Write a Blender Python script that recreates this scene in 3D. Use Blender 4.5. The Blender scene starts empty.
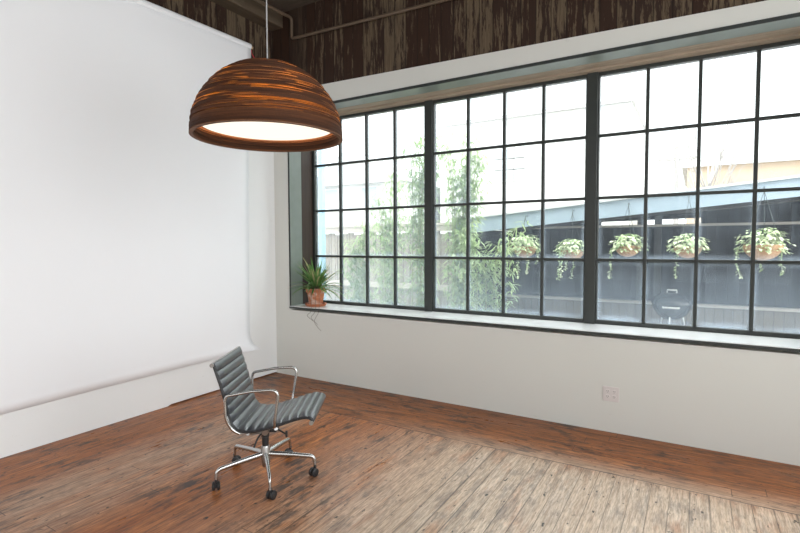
import bpy, bmesh, math, random
from mathutils import Vector, Matrix, noise as mnoise
PI = math.pi
sc = bpy.context.scene
COL = sc.collection
rnd = random.Random(7)

# ------------------------------------------------------------------ node helpers
class NT:
    def __init__(s, name):
        s.m = bpy.data.materials.new(name); s.m.use_nodes = True
        s.t = s.m.node_tree; s.t.nodes.clear()
        s.out = s.t.nodes.new('ShaderNodeOutputMaterial')
    def n(s, typ, **kw):
        nd = s.t.nodes.new(typ)
        for k, v in kw.items(): setattr(nd, k, v)
        return nd
    def put(s, sock, v):
        if v is None: return
        if hasattr(v, 'links'): s.t.links.new(v, sock)
        elif isinstance(v, (tuple, list)):
            v = tuple(v)
            if len(v) == 3 and sock.type == 'RGBA': v = v + (1,)
            sock.default_value = v
        else: sock.default_value = v
    def math(s, op, a, b=0.0, c=None, clamp=False):
        nd = s.n('ShaderNodeMath', operation=op, use_clamp=clamp)
        s.put(nd.inputs[0], a); s.put(nd.inputs[1], b)
        if c is not None: s.put(nd.inputs[2], c)
        return nd.outputs[0]
    def mix(s, f, a, b, blend='MIX'):
        nd = s.n('ShaderNodeMix', data_type='RGBA', blend_type=blend)
        s.put(nd.inputs[0], f); s.put(nd.inputs[6], a); s.put(nd.inputs[7], b)
        return nd.outputs[2]
    def mixf(s, f, a, b):
        nd = s.n('ShaderNodeMix', data_type='FLOAT')
        s.put(nd.inputs[0], f); s.put(nd.inputs[2], a); s.put(nd.inputs[3], b)
        return nd.outputs[0]
    def mr(s, v, a, b, c=0.0, d=1.0, smooth=False):
        nd = s.n('ShaderNodeMapRange', interpolation_type='SMOOTHSTEP' if smooth else 'LINEAR')
        for i, q in enumerate((v, a, b, c, d)): s.put(nd.inputs[i], q)
        return nd.outputs[0]
    def coord(s, kind='Object'):
        return s.n('ShaderNodeTexCoord').outputs[kind]
    def sep(s, v):
        nd = s.n('ShaderNodeSeparateXYZ'); s.put(nd.inputs[0], v); return nd.outputs
    def comb(s, x, y, z=0.0):
        nd = s.n('ShaderNodeCombineXYZ')
        for i, q in enumerate((x, y, z)): s.put(nd.inputs[i], q)
        return nd.outputs[0]
    def noise(s, v, scale=5.0, detail=3.0, rough=0.55, dist=0.0):
        nd = s.n('ShaderNodeTexNoise'); s.put(nd.inputs['Vector'], v)
        s.put(nd.inputs['Scale'], scale); s.put(nd.inputs['Detail'], detail)
        s.put(nd.inputs['Roughness'], rough); s.put(nd.inputs['Distortion'], dist)
        return nd.outputs[0]
    def white(s, v):
        nd = s.n('ShaderNodeTexWhiteNoise', noise_dimensions='3D'); s.put(nd.inputs[0], v); return nd.outputs[0]
    def mul(s, v, k):
        nd = s.n('ShaderNodeVectorMath', operation='MULTIPLY'); s.put(nd.inputs[0], v); s.put(nd.inputs[1], k); return nd.outputs[0]
    def bump(s, h, strength=0.3, dist=0.01):
        nd = s.n('ShaderNodeBump'); s.put(nd.inputs['Height'], h)
        nd.inputs['Strength'].default_value = strength; nd.inputs['Distance'].default_value = dist
        return nd.outputs[0]
    def bsdf(s, color, rough=0.5, metal=0.0, normal=None, spec=None, **kw):
        nd = s.n('ShaderNodeBsdfPrincipled')
        s.put(nd.inputs['Base Color'], color); s.put(nd.inputs['Roughness'], rough); s.put(nd.inputs['Metallic'], metal)
        if normal is not None: s.put(nd.inputs['Normal'], normal)
        if spec is not None: s.put(nd.inputs['Specular IOR Level'], spec)
        for k, v in kw.items(): s.put(nd.inputs[k], v)
        return nd.outputs[0]
    def shmix(s, f, a, b):
        nd = s.n('ShaderNodeMixShader'); s.put(nd.inputs[0], f)
        s.t.links.new(a, nd.inputs[1]); s.t.links.new(b, nd.inputs[2]); return nd.outputs[0]
    def done(s, sh):
        s.t.links.new(sh, s.out.inputs[0]); return s.m

def simple(name, c, rough=0.5, metal=0.0, var=0.12, scale=12.0, bump=0.0, stretch=(1, 1, 1), spec=None, translucent=0.0):
    t = NT(name); v = t.mul(t.coord(), stretch)
    f = t.noise(v, scale, 4)
    lo = tuple(x * (1 - var) for x in c); hi = tuple(min(1, x * (1 + var)) for x in c)
    nrm = t.bump(f, bump, 0.01) if bump else None
    colr = t.mix(f, lo, hi)
    sh = t.bsdf(colr, rough, metal, nrm, spec)
    if translucent:
        tr = t.n('ShaderNodeBsdfTranslucent'); t.put(tr.inputs[0], colr)
        sh = t.shmix(translucent, sh, tr.outputs[0])
    return t.done(sh)

# ------------------------------------------------------------------ materials
def wall_paint(name, c, rough=0.75):
    t = NT(name); v = t.coord()
    big = t.noise(v, 1.1, 3); fine = t.noise(v, 45, 3)
    marks = t.mr(t.noise(t.mul(v, (1, 1, 2.2)), 7.5, 5, 0.7), 0.65, 0.74, 0, 0.3)
    col = t.mix(big, tuple(x * 0.96 for x in c), c)
    col = t.mix(marks, col, (0.42, 0.39, 0.36))
    return t.done(t.bsdf(col, rough, 0, t.bump(fine, 0.08, 0.004), 0.3))

def floor_mat():
    t = NT('worn_floorboards'); v = t.coord(); x, y, z = t.sep(v)
    wob = t.math('MULTIPLY', t.math('SUBTRACT', t.noise(v, 0.9, 2), 0.5), 0.02)
    border = t.math('GREATER_THAN', t.math('ADD', y, wob), -0.765)
    along = t.mixf(border, y, x); across = t.mixf(border, x, y)
    w = 0.102
    q = t.math('DIVIDE', across, w)
    idx = t.math('FLOOR', q); fr = t.math('FRACT', q)
    r1 = t.white(t.comb(idx, t.math('MULTIPLY', border, 17.0), 3.1))
    seg = t.math('DIVIDE', t.math('ADD', along, t.math('MULTIPLY', r1, 9.0)), 5.2)
    sidx = t.math('FLOOR', seg); sfr = t.math('FRACT', seg)
    r2 = t.white(t.comb(idx, sidx, 8.7)); r3 = t.white(t.comb(idx, sidx, 21.3))
    gcol = t.comb(t.math('ADD', t.math('MULTIPLY', along, 1.6), t.math('MULTIPLY', r2, 40.0)), t.math('MULTIPLY', across, 26.0), t.math('MULTIPLY', r3, 10.0))
    grain = t.noise(gcol, 2.2, 5, 0.62)
    gfine = t.noise(t.comb(t.math('MULTIPLY', along, 7.0), t.math('MULTIPLY', across, 60.0), r2), 2.0, 4, 0.65)
    # wear paths: paler where the varnish is walked off
    wx = t.mr(x, 1.5, 3.2, 0.0, 1.0, True)
    wy = t.mr(y, -0.45, -0.95, 0.0, 1.0, True)
    wear = t.math('MULTIPLY', wx, wy)
    streak = t.math('MULTIPLY', t.math('MULTIPLY', t.mr(x, 0.45, 0.85, 0, 1, True), t.mr(x, 1.55, 1.1, 0, 1, True)), t.mr(y, -0.6, -1.0, 0, 0.55, True))
    wear = t.math('MAXIMUM', wear, streak)
    blot = t.noise(t.comb(t.math('MULTIPLY', along, 0.9), t.math('MULTIPLY', across, 3.2), 4.0), 2.4, 5, 0.66)
    wearf = t.math('MULTIPLY', wear, t.mr(t.math('ADD', t.math('ADD', blot, t.math('MULTIPLY', r2, 0.08)), t.math('MULTIPLY', t.math('MULTIPLY', wx, wy), 0.12)), 0.36, 0.60, 0.25, 1.0), clamp=True)
    g2 = t.mr(grain, 0.30, 0.70, 0, 1)
    varn = t.mix(g2, (0.15, 0.036, 0.008), (0.66, 0.235, 0.058))
    varn = t.mix(t.math('MULTIPLY', r2, 0.5), varn, (0.33, 0.10, 0.026))
    varn = t.mix(t.math('MULTIPLY', border, 0.2), varn, (0.10, 0.04, 0.016))
    tanw = t.mix(g2, (0.40, 0.285, 0.195), (0.74, 0.62, 0.49))
    tanw = t.mix(t.math('MULTIPLY', r3, 0.4), tanw, (0.66, 0.49, 0.34))
    col = t.mix(wearf, varn, tanw)
    # grey-black worn-in dirt running with the grain
    dv = t.comb(t.math('MULTIPLY', along, 2.7), t.math('MULTIPLY', across, 9.0), t.math('MULTIPLY', r1, 3.0))
    dirt = t.noise(dv, 1.6, 7, 0.72)
    dirtbig = t.mr(t.noise(v, 1.7, 4, 0.6), 0.36, 0.60, 0.15, 1.0)
    dirtmask = t.math('MULTIPLY', t.mr(dirt, 0.50, 0.60, 0, 1.0), dirtbig)
    col = t.mix(t.math('MULTIPLY', dirtmask, t.mixf(wearf, 0.95, 0.55)), col, t.mix(wearf, (0.032, 0.022, 0.018), (0.16, 0.145, 0.135)))
    col = t.mix(t.mr(gfine, 0.34, 0.60, 0.50, 0.0), col, (0.05, 0.028, 0.02))
    spots = t.mr(t.noise(t.comb(t.math('MULTIPLY', along, 0.6), across, 2.0), 26, 3, 0.55), 0.645, 0.70, 0, 0.92)
    col = t.mix(spots, col, (0.02, 0.016, 0.014))
    # gaps
    edge = t.math('MINIMUM', fr, t.math('SUBTRACT', 1.0, fr))
    gw = t.mixf(t.math('GREATER_THAN', r1, 0.70), 0.028, 0.085)
    gap = t.math('SUBTRACT', 1.0, t.mr(edge, 0.0, gw))
    gvis = t.mr(t.noise(t.comb(along, t.math('MULTIPLY', idx, 3.7), 1.0), 1.3, 3), 0.40, 0.58, t.mixf(wearf, 0.25, 0.6), 1.0)
    gap = t.math('MULTIPLY', gap, gvis)
    send = t.math('MINIMUM', sfr, t.math('SUBTRACT', 1.0, sfr))
    gap2 = t.math('SUBTRACT', 1.0, t.mr(send, 0.0, 0.0007))
    bord = t.math('SUBTRACT', 1.0, t.mr(t.math('ABSOLUTE', t.math('ADD', t.math('ADD', y, wob), 0.765)), 0.0, 0.008))
    bord = t.math('MULTIPLY', bord, t.mr(t.noise(t.comb(x, 0.0, 3.0), 1.2, 2), 0.38, 0.5))
    gap = t.math('MAXIMUM', t.math('MAXIMUM', gap, gap2), bord)
    col = t.mix(t.math('MULTIPLY', gap, 0.88), col, (0.018, 0.012, 0.01))
    rough = t.mixf(wearf, 0.33, 0.40)
    rough = t.math('ADD', rough, t.mr(blot, 0.3, 0.7, -0.07, 0.1))
    h = t.math('SUBTRACT', t.math('ADD', t.math('MULTIPLY', grain, 0.25), t.math('MULTIPLY', r3, 0.15)), gap)
    return t.done(t.bsdf(col, rough, 0, t.bump(h, 0.35, 0.004), t.mixf(wearf, 0.24, 0.42)))

def boards_mat(name, axis, dark=(0.020, 0.011, 0.007), mid=(0.052, 0.024, 0.014), pale=(0.17, 0.124, 0.078), amount=0.485):
    t = NT(name); v = t.coord(); x, y, z = t.sep(v)
    a = x if axis == 'x' else y
    q = t.math('DIVIDE', a, 0.125); idx = t.math('FLOOR', q); fr = t.math('FRACT', q)
    r = t.white(t.comb(idx, 2.0, 5.0))
    v2 = t.comb(t.math('MULTIPLY', a, 9.0), t.math('MULTIPLY', idx, 1.7), t.math('MULTIPLY', z, 1.0))
    n1 = t.noise(v2, 2.6, 7, 0.74, 0.0)
    v3 = t.comb(t.math('MULTIPLY', a, 30.0), 0.0, t.math('MULTIPLY', z, 2.0))
    n2 = t.noise(v3, 2.0, 4, 0.65)
    base = t.mix(n2, dark, mid)
    base = t.mix(t.math('MULTIPLY', r, 0.5), base, (0.03, 0.022, 0.018))
    thr = t.mr(r, 0, 1, amount + 0.10, amount - 0.06)
    m = t.mr(n1, thr, t.math('ADD', thr, 0.05), 0, 1)
    far = t.mr(a, 0.35, 0.7, 0.12, 1.0) if axis == 'x' else 1.0  # pale paint fades near the corner, painting in its unlit darkness
    m = t.math('MULTIPLY', m, t.math('MULTIPLY', far, t.mr(n2, 0.25, 0.6, 0.5, 1.0)))
    col = t.mix(m, base, t.mix(n2, tuple(c * 0.6 for c in pale), pale))
    e = t.math('MINIMUM', fr, t.math('SUBTRACT', 1.0, fr))
    g = t.math('SUBTRACT', 1.0, t.mr(e, 0.0, 0.05))
    col = t.mix(t.math('MULTIPLY', g, 0.85), col, (0.008, 0.006, 0.005))
    h = t.math('SUBTRACT', t.math('MULTIPLY', m, 0.4), g)
    return t.done(t.bsdf(col, 0.7, 0, t.bump(h, 0.5, 0.006), 0.25))

def glass_mat():
    t = NT('dusty_window_glass'); g = t.coord('Generated'); gx, gy, gz = t.sep(g)
    pos = t.n('ShaderNodeNewGeometry').outputs['Position']; px, py, pz = t.sep(pos)
    ex = t.math('ABSOLUTE', t.math('SUBTRACT', gx, 0.5)); ez = t.math('ABSOLUTE', t.math('SUBTRACT', gz, 0.5))
    e = t.math('MAXIMUM', ex, ez)
    n1 = t.noise(pos, 3.0, 4, 0.6)
    n2 = t.noise(t.mul(pos, (1, 1, 0.18)), 26, 3, 0.6)
    edge = t.math('MULTIPLY', t.mr(e, 0.38, 0.5, 0, t.mr(pz, 0.9, 2.1, 0.16, 0.07), True), t.mr(n1, 0.3, 0.65, 0.4, 1.2))
    low = t.math('ADD', t.mr(pz, 0.95, 1.42, 0.088, 0.014), t.mr(px, 1.5, 2.6, 0.055, 0.0))
    f = t.math('ADD', t.math('ADD', edge, low), t.mr(n1, 0.35, 0.75, 0.0, 0.03))
    f = t.math('ADD', f, t.mr(n2, 0.5, 0.8, 0.0, 0.025))
    specks = t.mr(t.noise(pos, 34, 1), 0.76, 0.80, 0, 0.08)
    f = t.math('ADD', f, specks, clamp=True)
    tr = t.n('ShaderNodeBsdfTransparent'); tr.inputs[0].default_value = (0.95, 0.97, 0.965, 1)
    tl = t.n('ShaderNodeBsdfTranslucent'); tl.inputs[0].default_value = (0.68, 0.81, 0.94, 1)
    gl = t.n('ShaderNodeBsdfGlossy'); gl.inputs['Roughness'].default_value = 0.03
    fres = t.n('ShaderNodeFresnel'); fres.inputs[0].default_value = 1.3
    a = t.shmix(f, tr.outputs[0], tl.outputs[0])
    b = t.shmix(t.math('MULTIPLY', fres.outputs[0], 0.35), a, gl.outputs[0])
    return t.done(b)

def shade_mat():
    t = NT('layered_cardboard'); v = t.coord(); x, y, z = t.sep(v)
    ang = t.math('ARCTAN2', y, x)
    lay = t.math('FLOOR', t.math('DIVIDE', z, 0.46 / 40))
    r = t.white(t.comb(lay, 4.0, 1.0))
    sv = t.comb(t.math('MULTIPLY', ang, 1.0), t.math('MULTIPLY', lay, 2.31), t.math('MULTIPLY', r, 9.0))
    n = t.noise(sv, 1.25, 1.0, 0.4)
    fl = t.noise(t.comb(t.math('MULTIPLY', ang, 60.0), t.math('MULTIPLY', lay, 3.0), 0.0), 1.5, 2)
    zn = t.noise(t.comb(t.math('MULTIPLY', ang, 1.4), 0.0, t.math('MULTIPLY', z, 140.0)), 1.0, 2, 0.6)
    col = t.mix(t.mr(zn, 0.3, 0.7), (0.026, 0.010, 0.005), (0.17, 0.062, 0.022))
    col = t.mix(t.math('MULTIPLY', r, 0.75), col, (0.060, 0.024, 0.011))
    col = t.mix(t.mr(fl, 0.5, 0.8, 0, 0.22), col, (0.22, 0.10, 0.04))
    thin = t.math('MULTIPLY', t.mr(n, 0.50, 0.53), t.mr(t.noise(t.comb(t.math('MULTIPLY', ang, 0.8), 7.0, t.math('MULTIPLY', z, 330.0)), 1.0, 1, 0.5), 0.53, 0.60))
    thin = t.math('MULTIPLY', thin, t.mr(z, 0.06, 0.10, 0.0, 1.0))
    col = t.mix(1.0, col, t.mix(t.white(t.comb(lay, 9.0, 2.0)), (0.45, 0.42, 0.40), (1.35, 1.3, 1.25)), 'MULTIPLY')
    a = t.bsdf(col, 0.7, 0, t.bump(zn, 0.3, 0.003), 0.2)
    tl = t.n('ShaderNodeBsdfTranslucent'); tl.inputs[0].default_value = (1.0, 0.60, 0.22, 1)
    return t.done(t.shmix(t.math('MULTIPLY', thin, 0.9), a, tl.outputs[0]))

def emit_mat(name, c, s, mixd=0.0):
    t = NT(name); v = t.coord()
    f = t.noise(v, 3, 2); e = t.n('ShaderNodeEmission')
    t.put(e.inputs[0], t.mix(f, tuple(x * 0.97 for x in c), c)); e.inputs[1].default_value = s
    return t.done(e.outputs[0])

def leather_mat():
    t = NT('dark_grey_leather'); v = t.coord()
    vo = t.n('ShaderNodeTexVoronoi'); t.put(vo.inputs['Vector'], v); vo.inputs['Scale'].default_value = 320
    n = t.noise(v, 14, 4)
    col = t.mix(n, (0.024, 0.027, 0.034), (0.042, 0.047, 0.056))
    return t.done(t.bsdf(col, t.mr(n, 0.3, 0.7, 0.30, 0.38), 0, t.bump(vo.outputs[0], 0.10, 0.001), 1.0, **{'Coat Weight': 0.45, 'Coat Roughness': 0.24}))

def terracotta_mat():
    t = NT('chalky_terracotta'); v = t.coord()
    n = t.noise(v, 16, 5, 0.65)
    col = t.mix(t.mr(n, 0.45, 0.62), (0.46, 0.17, 0.085), (0.62, 0.46, 0.38))
    return t.done(t.bsdf(col, 0.8, 0, t.bump(n, 0.1, 0.003), 0.2))

def leaf_mat(name, a, b, tl=0.35):
    t = NT(name); v = t.coord()
    n = t.noise(v, 9, 3)
    col = t.mix(t.mr(n, 0.3, 0.7), a, b)
    s = t.bsdf(col, 0.5, 0, None, 0.35)
    tr = t.n('ShaderNodeBsdfTranslucent'); t.put(tr.inputs[0], col)
    return t.done(t.shmix(tl, s, tr.outputs[0]))

def planks_mat(name, axis, w, a, b, gapc=(0.02, 0.018, 0.016), rough=0.8):
    t = NT(name); v = t.coord(); o = t.sep(v); s = o['xyz'.index(axis)]
    q = t.math('DIVIDE', s, w); idx = t.math('FLOOR', q); fr = t.math('FRACT', q)
    r = t.white(t.comb(idx, 3.0, 1.0))
    st = {'x': (14, 14, 1.2), 'z': (1.2, 1.2, 14), 'y': (1.2, 14, 1.2)}[axis]
    n = t.noise(t.mul(v, st), 2.0, 4, 0.6)
    col = t.mix(t.math('ADD', t.math('MULTIPLY', n, 0.6), t.math('MULTIPLY', r, 0.4)), a, b)
    e = t.math('MINIMUM', fr, t.math('SUBTRACT', 1.0, fr))
    g = t.math('SUBTRACT', 1.0, t.mr(e, 0.0, 0.06))
    col = t.mix(t.math('MULTIPLY', g, 0.85), col, gapc)
    return t.done(t.bsdf(col, rough, 0, t.bump(t.math('SUBTRACT', n, g), 0.4, 0.006), 0.2))

M = {}
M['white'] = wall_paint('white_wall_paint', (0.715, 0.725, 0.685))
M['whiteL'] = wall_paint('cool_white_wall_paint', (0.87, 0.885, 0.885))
M['floor'] = floor_mat()
M['boards_x'] = boards_mat('peeling_boards', 'x')
M['boards_y'] = boards_mat('peeling_plaster_boards', 'y', amount=0.47)
M['ceil'] = simple('old_dark_ceiling_boards', (0.075, 0.055, 0.040), 0.8, var=0.5, scale=5, stretch=(1, 6, 1))
M['beam'] = simple('old_beam_wood', (0.10, 0.072, 0.045), 0.75, var=0.5, scale=4, stretch=(6, 1, 6))
M['green'] = simple('grey_green_painted_steel', (0.20, 0.235, 0.212), 0.45, var=0.14, scale=9)
M['darkedge'] = simple('dark_steel_edge', (0.03, 0.036, 0.034), 0.5, var=0.2)
M['frame'] = simple('dark_green_window_steel', (0.025, 0.030, 0.027), 0.45, var=0.2, scale=20)
M['darkwood'] = simple('dark_stained_jamb_wood', (0.036, 0.021, 0.014), 0.6, var=0.5, scale=3, stretch=(18, 18, 1))
M['headwood'] = simple('bare_weathered_head_wood', (0.34, 0.27, 0.205), 0.75, var=0.45, scale=3, stretch=(1, 14, 14))
M['sill'] = simple('pale_worn_sill_paint', (0.90, 0.91, 0.90), 0.2, var=0.03, scale=6)
M['glass'] = glass_mat()
M['paper'] = simple('white_seamless_paper', (0.885, 0.90, 0.925), 0.85, var=0.012, scale=1.5, spec=0.15)
M['card'] = simple('cardboard_core', (0.45, 0.33, 0.2), 0.8)
M['red'] = simple('red_pull_cord', (0.45, 0.03, 0.04), 0.6)
M['chrome'] = simple('polished_aluminium', (0.52, 0.52, 0.51), 0.27, 1.0, var=0.05)
M['satin'] = simple('satin_aluminium', (0.46, 0.46, 0.45), 0.34, 1.0, var=0.08)
M['leather'] = leather_mat()
M['black'] = simple('black_plastic', (0.018, 0.018, 0.019), 0.45, var=0.2)
M['steel'] = simple('dark_mechanism_steel', (0.05, 0.05, 0.052), 0.4, 0.6, var=0.2)
M['shade'] = shade_mat()
M['rim'] = simple('cut_cardboard_edge', (0.16, 0.075, 0.035), 0.7, var=0.3, scale=30)
M['diffuser'] = emit_mat('lit_lamp_diffuser', (1.0, 0.90, 0.75), 1.3)
M['cable'] = simple('pale_cable', (0.4, 0.4, 0.4), 0.5)
M['terra'] = terracotta_mat()
M['saucer'] = simple('orange_terracotta', (0.44, 0.15, 0.07), 0.7, var=0.2, scale=18)
M['soil'] = simple('potting_soil', (0.03, 0.02, 0.014), 0.95, var=0.5, scale=60, bump=0.6)
M['spider'] = leaf_mat('spider_plant_leaf', (0.05, 0.17, 0.035), (0.22, 0.36, 0.12), 0.25)
M['spiderdry'] = leaf_mat('pale_spider_plant_leaf', (0.35, 0.36, 0.16), (0.50, 0.44, 0.24), 0.2)
M['stem'] = simple('thin_dry_stem', (0.16, 0.13, 0.10), 0.8)
M['plate'] = simple('outlet_plastic', (0.70, 0.66, 0.645), 0.4, var=0.02)
M['slot'] = simple('outlet_slot', (0.12, 0.11, 0.11), 0.6)
M['pipe'] = simple('brown_painted_pipe', (0.115, 0.08, 0.052), 0.55, var=0.25, scale=6)
# outdoors
M['ground'] = simple('courtyard_gravel', (0.26, 0.245, 0.22), 0.95, var=0.3, scale=6)
M['fence'] = planks_mat('weathered_fence_boards', 'x', 0.14, (0.20, 0.18, 0.155), (0.38, 0.34, 0.29))
M['rail'] = simple('weathered_rail_wood', (0.42, 0.38, 0.33), 0.8, var=0.25, stretch=(1, 8, 8))
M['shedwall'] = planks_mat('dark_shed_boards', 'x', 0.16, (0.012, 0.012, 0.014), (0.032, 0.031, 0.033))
M['fascia'] = simple('blue_grey_painted_fascia', (0.30, 0.37, 0.43), 0.6, var=0.08, stretch=(1, 6, 6))
M['roof'] = simple('pale_felt_roof', (0.55, 0.56, 0.56), 0.8, var=0.1)
M['soffit'] = simple('dark_rafter_wood', (0.05, 0.047, 0.045), 0.8, var=0.3)
M['low'] = planks_mat('tan_low_boards', 'x', 0.12, (0.11, 0.092, 0.068), (0.19, 0.155, 0.115))
M['coco'] = simple('coconut_fibre_liner', (0.42, 0.25, 0.14), 0.95, var=0.35, scale=40, bump=0.6)
M['wire'] = simple('dark_hanging_wire', (0.03, 0.04, 0.035), 0.5)
M['ivy'] = leaf_mat('variegated_trailing_leaf', (0.28, 0.40, 0.16), (0.72, 0.75, 0.55), 0.3)
M['bamboo'] = leaf_mat('bamboo_leaf', (0.24, 0.36, 0.14), (0.52, 0.60, 0.34), 0.4)
M['cane'] = simple('bamboo_cane', (0.34, 0.36, 0.16), 0.5, var=0.25)
M['enamel'] = simple('black_grill_enamel', (0.02, 0.021, 0.023), 0.22, var=0.1)
M['tab'] = simple('pale_grill_handle', (0.62, 0.60, 0.57), 0.5)
M['bluepost'] = simple('pale_blue_paint', (0.36, 0.56, 0.74), 0.6, var=0.08)
M['beige'] = simple('beige_render', (0.52, 0.40, 0.28), 0.9, var=0.06)
M['palewall'] = simple('pale_render', (0.62, 0.62, 0.60), 0.9, var=0.05)
M['greyroof'] = simple('grey_shingle_roof', (0.42, 0.41, 0.40), 0.9, var=0.12)
M['farglass'] = simple('far_window_glass', (0.36, 0.40, 0.44), 0.3, var=0.1)
M['bark'] = simple('bare_tree_bark', (0.36, 0.34, 0.32), 0.9, var=0.2)

# ------------------------------------------------------------------ mesh helpers
class MB:
    def __init__(s): s.v = []; s.f = []
    def add(s, vs, fs):
        b = len(s.v); s.v += [tuple(p) for p in vs]; s.f += [tuple(i + b for i in f) for f in fs]
    def box(s, lo, hi):
        x0, y0, z0 = lo; x1, y1, z1 = hi
        s.add([(x0, y0, z0), (x1, y0, z0), (x1, y1, z0), (x0, y1, z0), (x0, y0, z1), (x1, y0, z1), (x1, y1, z1), (x0, y1, z1)],
              [(0, 3, 2, 1), (4, 5, 6, 7), (0, 1, 5, 4), (1, 2, 6, 5), (2, 3, 7, 6), (3, 0, 4, 7)])
    def prism(s, poly, ax, a, b):
        # poly: 2D ring; ax: axis of extrusion
        def P(u, w, t): return {'x': (t, u, w), 'y': (u, t, w), 'z': (u, w, t)}[ax]
        n = len(poly); vs = [P(u, w, a) for u, w in poly] + [P(u, w, b) for u, w in poly]
        s.add(vs, [tuple(range(n)), tuple(range(2 * n - 1, n - 1, -1))] + [(i, i + n, (i + 1) % n + n, (i + 1) % n) for i in range(n)])
    def tube(s, pts, rad, seg=10, closed=False, sq=None):
        pts = [Vector(p) for p in pts]; n = len(pts)
        rs = rad if isinstance(rad, (list, tuple)) else [rad] * n
        rings = []; up = None
        for i, p in enumerate(pts):
            a = pts[i - 1] if (i > 0 or closed) else pts[0]; b = pts[(i + 1) % n] if (i < n - 1 or closed) else pts[-1]
            t = (b - a).normalized()
            if up is None:
                up = Vector((0, 0, 1)) if abs(t.z) < 0.9 else Vector((1, 0, 0))
            side = t.cross(up)
            if side.length < 1e-6: side = t.orthogonal()
            side.normalize(); up = side.cross(t).normalized()
            e = sq or (1, 1)
            rings.append([p + side * (math.cos(2 * PI * k / seg) * rs[i] * e[0]) + up * (math.sin(2 * PI * k / seg) * rs[i] * e[1]) for k in range(seg)])
        vs = [q for r in rings for q in r]; fs = []
        m = n if closed else n - 1
        for i in range(m):
            j = (i + 1) % n
            for k in range(seg):
                fs.append((i * seg + k, i * seg + (k + 1) % seg, j * seg + (k + 1) % seg, j * seg + k))
        if not closed:
            fs.append(tuple(reversed(range(seg)))); fs.append(tuple((n - 1) * seg + k for k in range(seg)))
        s.add(vs, fs)
    def lathe(s, prof, seg=32, c=(0, 0, 0), closed=False):
        # prof: (r,z) list; closed -> ring profile
        n = len(prof); vs = []; fs = []
        for r, z in prof:
            for k in range(seg):
                a = 2 * PI * k / seg; vs.append((c[0] + r * math.cos(a), c[1] + r * math.sin(a), c[2] + z))
        for i in range(n if closed else n - 1):
            j = (i + 1) % n
            for k in range(seg):
                fs.append((i * seg + k, i * seg + (k + 1) % seg, j * seg + (k + 1) % seg, j * seg + k))
        if not closed:
            fs.append(tuple(reversed(range(seg)))); fs.append(tuple((n - 1) * seg + k for k in range(seg)))
        s.add(vs, fs)
    def leaf(s, p, d, up, L, W, droop=0.4, n=4, fold=0.15):
        p = Vector(p); d = Vector(d).normalized(); up = Vector(up)
        vs = []; q = p.copy(); dd = d.copy()
        for i in range(n + 1):
            t = i / n; w = W * (math.sin(PI * min(0.98, 0.08 + 0.92 * t)) ** 0.8) * 0.5
            side = dd.cross(Vector((0, 0, 1)))
            if side.length < 1e-4: side = dd.orthogonal()
            side.normalize(); nn = side.cross(dd).normalized()
            vs += [q - side * w + nn * w * fold, q + nn * 0.0, q + side * w + nn * w * fold]
            dd = (dd + Vector((0, 0, -droop / n))).normalized(); q = q + dd * (L / n)
        fs = []
        for i in range(n):
            a = i * 3
            fs += [(a, a + 1, a + 4, a + 3), (a + 1, a + 2, a + 5, a + 4)]
        s.add(vs, fs)
    def obj(s, name, mat, parent=None, loc=None, smooth=None, bevel=0.0, local=False):
        """verts are in world space unless a parent/loc is given, then they are local to it"""
        me = bpy.data.meshes.new(name); me.from_pydata(s.v, [], s.f); me.update()
        bm = bmesh.new(); bm.from_mesh(me); bmesh.ops.recalc_face_normals(bm, faces=bm.faces); bm.to_mesh(me); bm.free()
        me.materials.append(mat)
        o = bpy.data.objects.new(name, me); COL.objects.link(o)
        if parent is not None: o.parent = parent
        if loc is not None: o.location = loc
        if bevel:
            b = o.modifiers.new('bevel', 'BEVEL'); b.width = bevel; b.segments = 2; b.limit_method = 'ANGLE'; b.angle_limit = math.radians(40)
        if smooth is not None:
            for p in me.polygons: p.use_smooth = True
            if smooth < 180: me.set_sharp_from_angle(angle=math.radians(smooth))
        return o

def tag(o, label, cat, group=None):
    o['label'] = label; o['category'] = cat
    if group: o['group'] = group
    return o
def thing(name, label, cat, loc=(0, 0, 0), rz=0.0, group=None):
    o = bpy.data.objects.new(name, None); COL.objects.link(o); o.empty_display_size = 0.1
    o.location = loc; o.rotation_euler = (0, 0, rz)
    return tag(o, label, cat, group)
def struct(o): o['kind'] = 'structure'; return o
def sbox(name, lo, hi, mat, bevel=0.0):
    b = MB(); b.box(lo, hi); return struct(b.obj(name, mat, bevel=bevel))
def copy_tree(o, parent=None):
    c = o.copy(); COL.objects.link(c); c.parent = parent
    for ch in list(o.children): copy_tree(ch, c)
    return c
def catmull(P, per=8, closed=False):
    P = [Vector(p) for p in P]; n = len(P); out = []
    for i in range(n if closed else n - 1):
        if closed: p0, p1, p2, p3 = P[i - 1], P[i], P[(i + 1) % n], P[(i + 2) % n]
        else: p0, p1, p2, p3 = P[max(0, i - 1)], P[i], P[i + 1], P[min(n - 1, i + 2)]
        for k in range(per):
            t = k / per
            out.append(0.5 * ((2 * p1) + (p2 - p0) * t + (2 * p0 - 5 * p1 + 4 * p2 - p3) * t * t + (3 * p1 - p0 - 3 * p2 + p3) * t ** 3))
    if not closed: out.append(P[-1])
    return out
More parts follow.
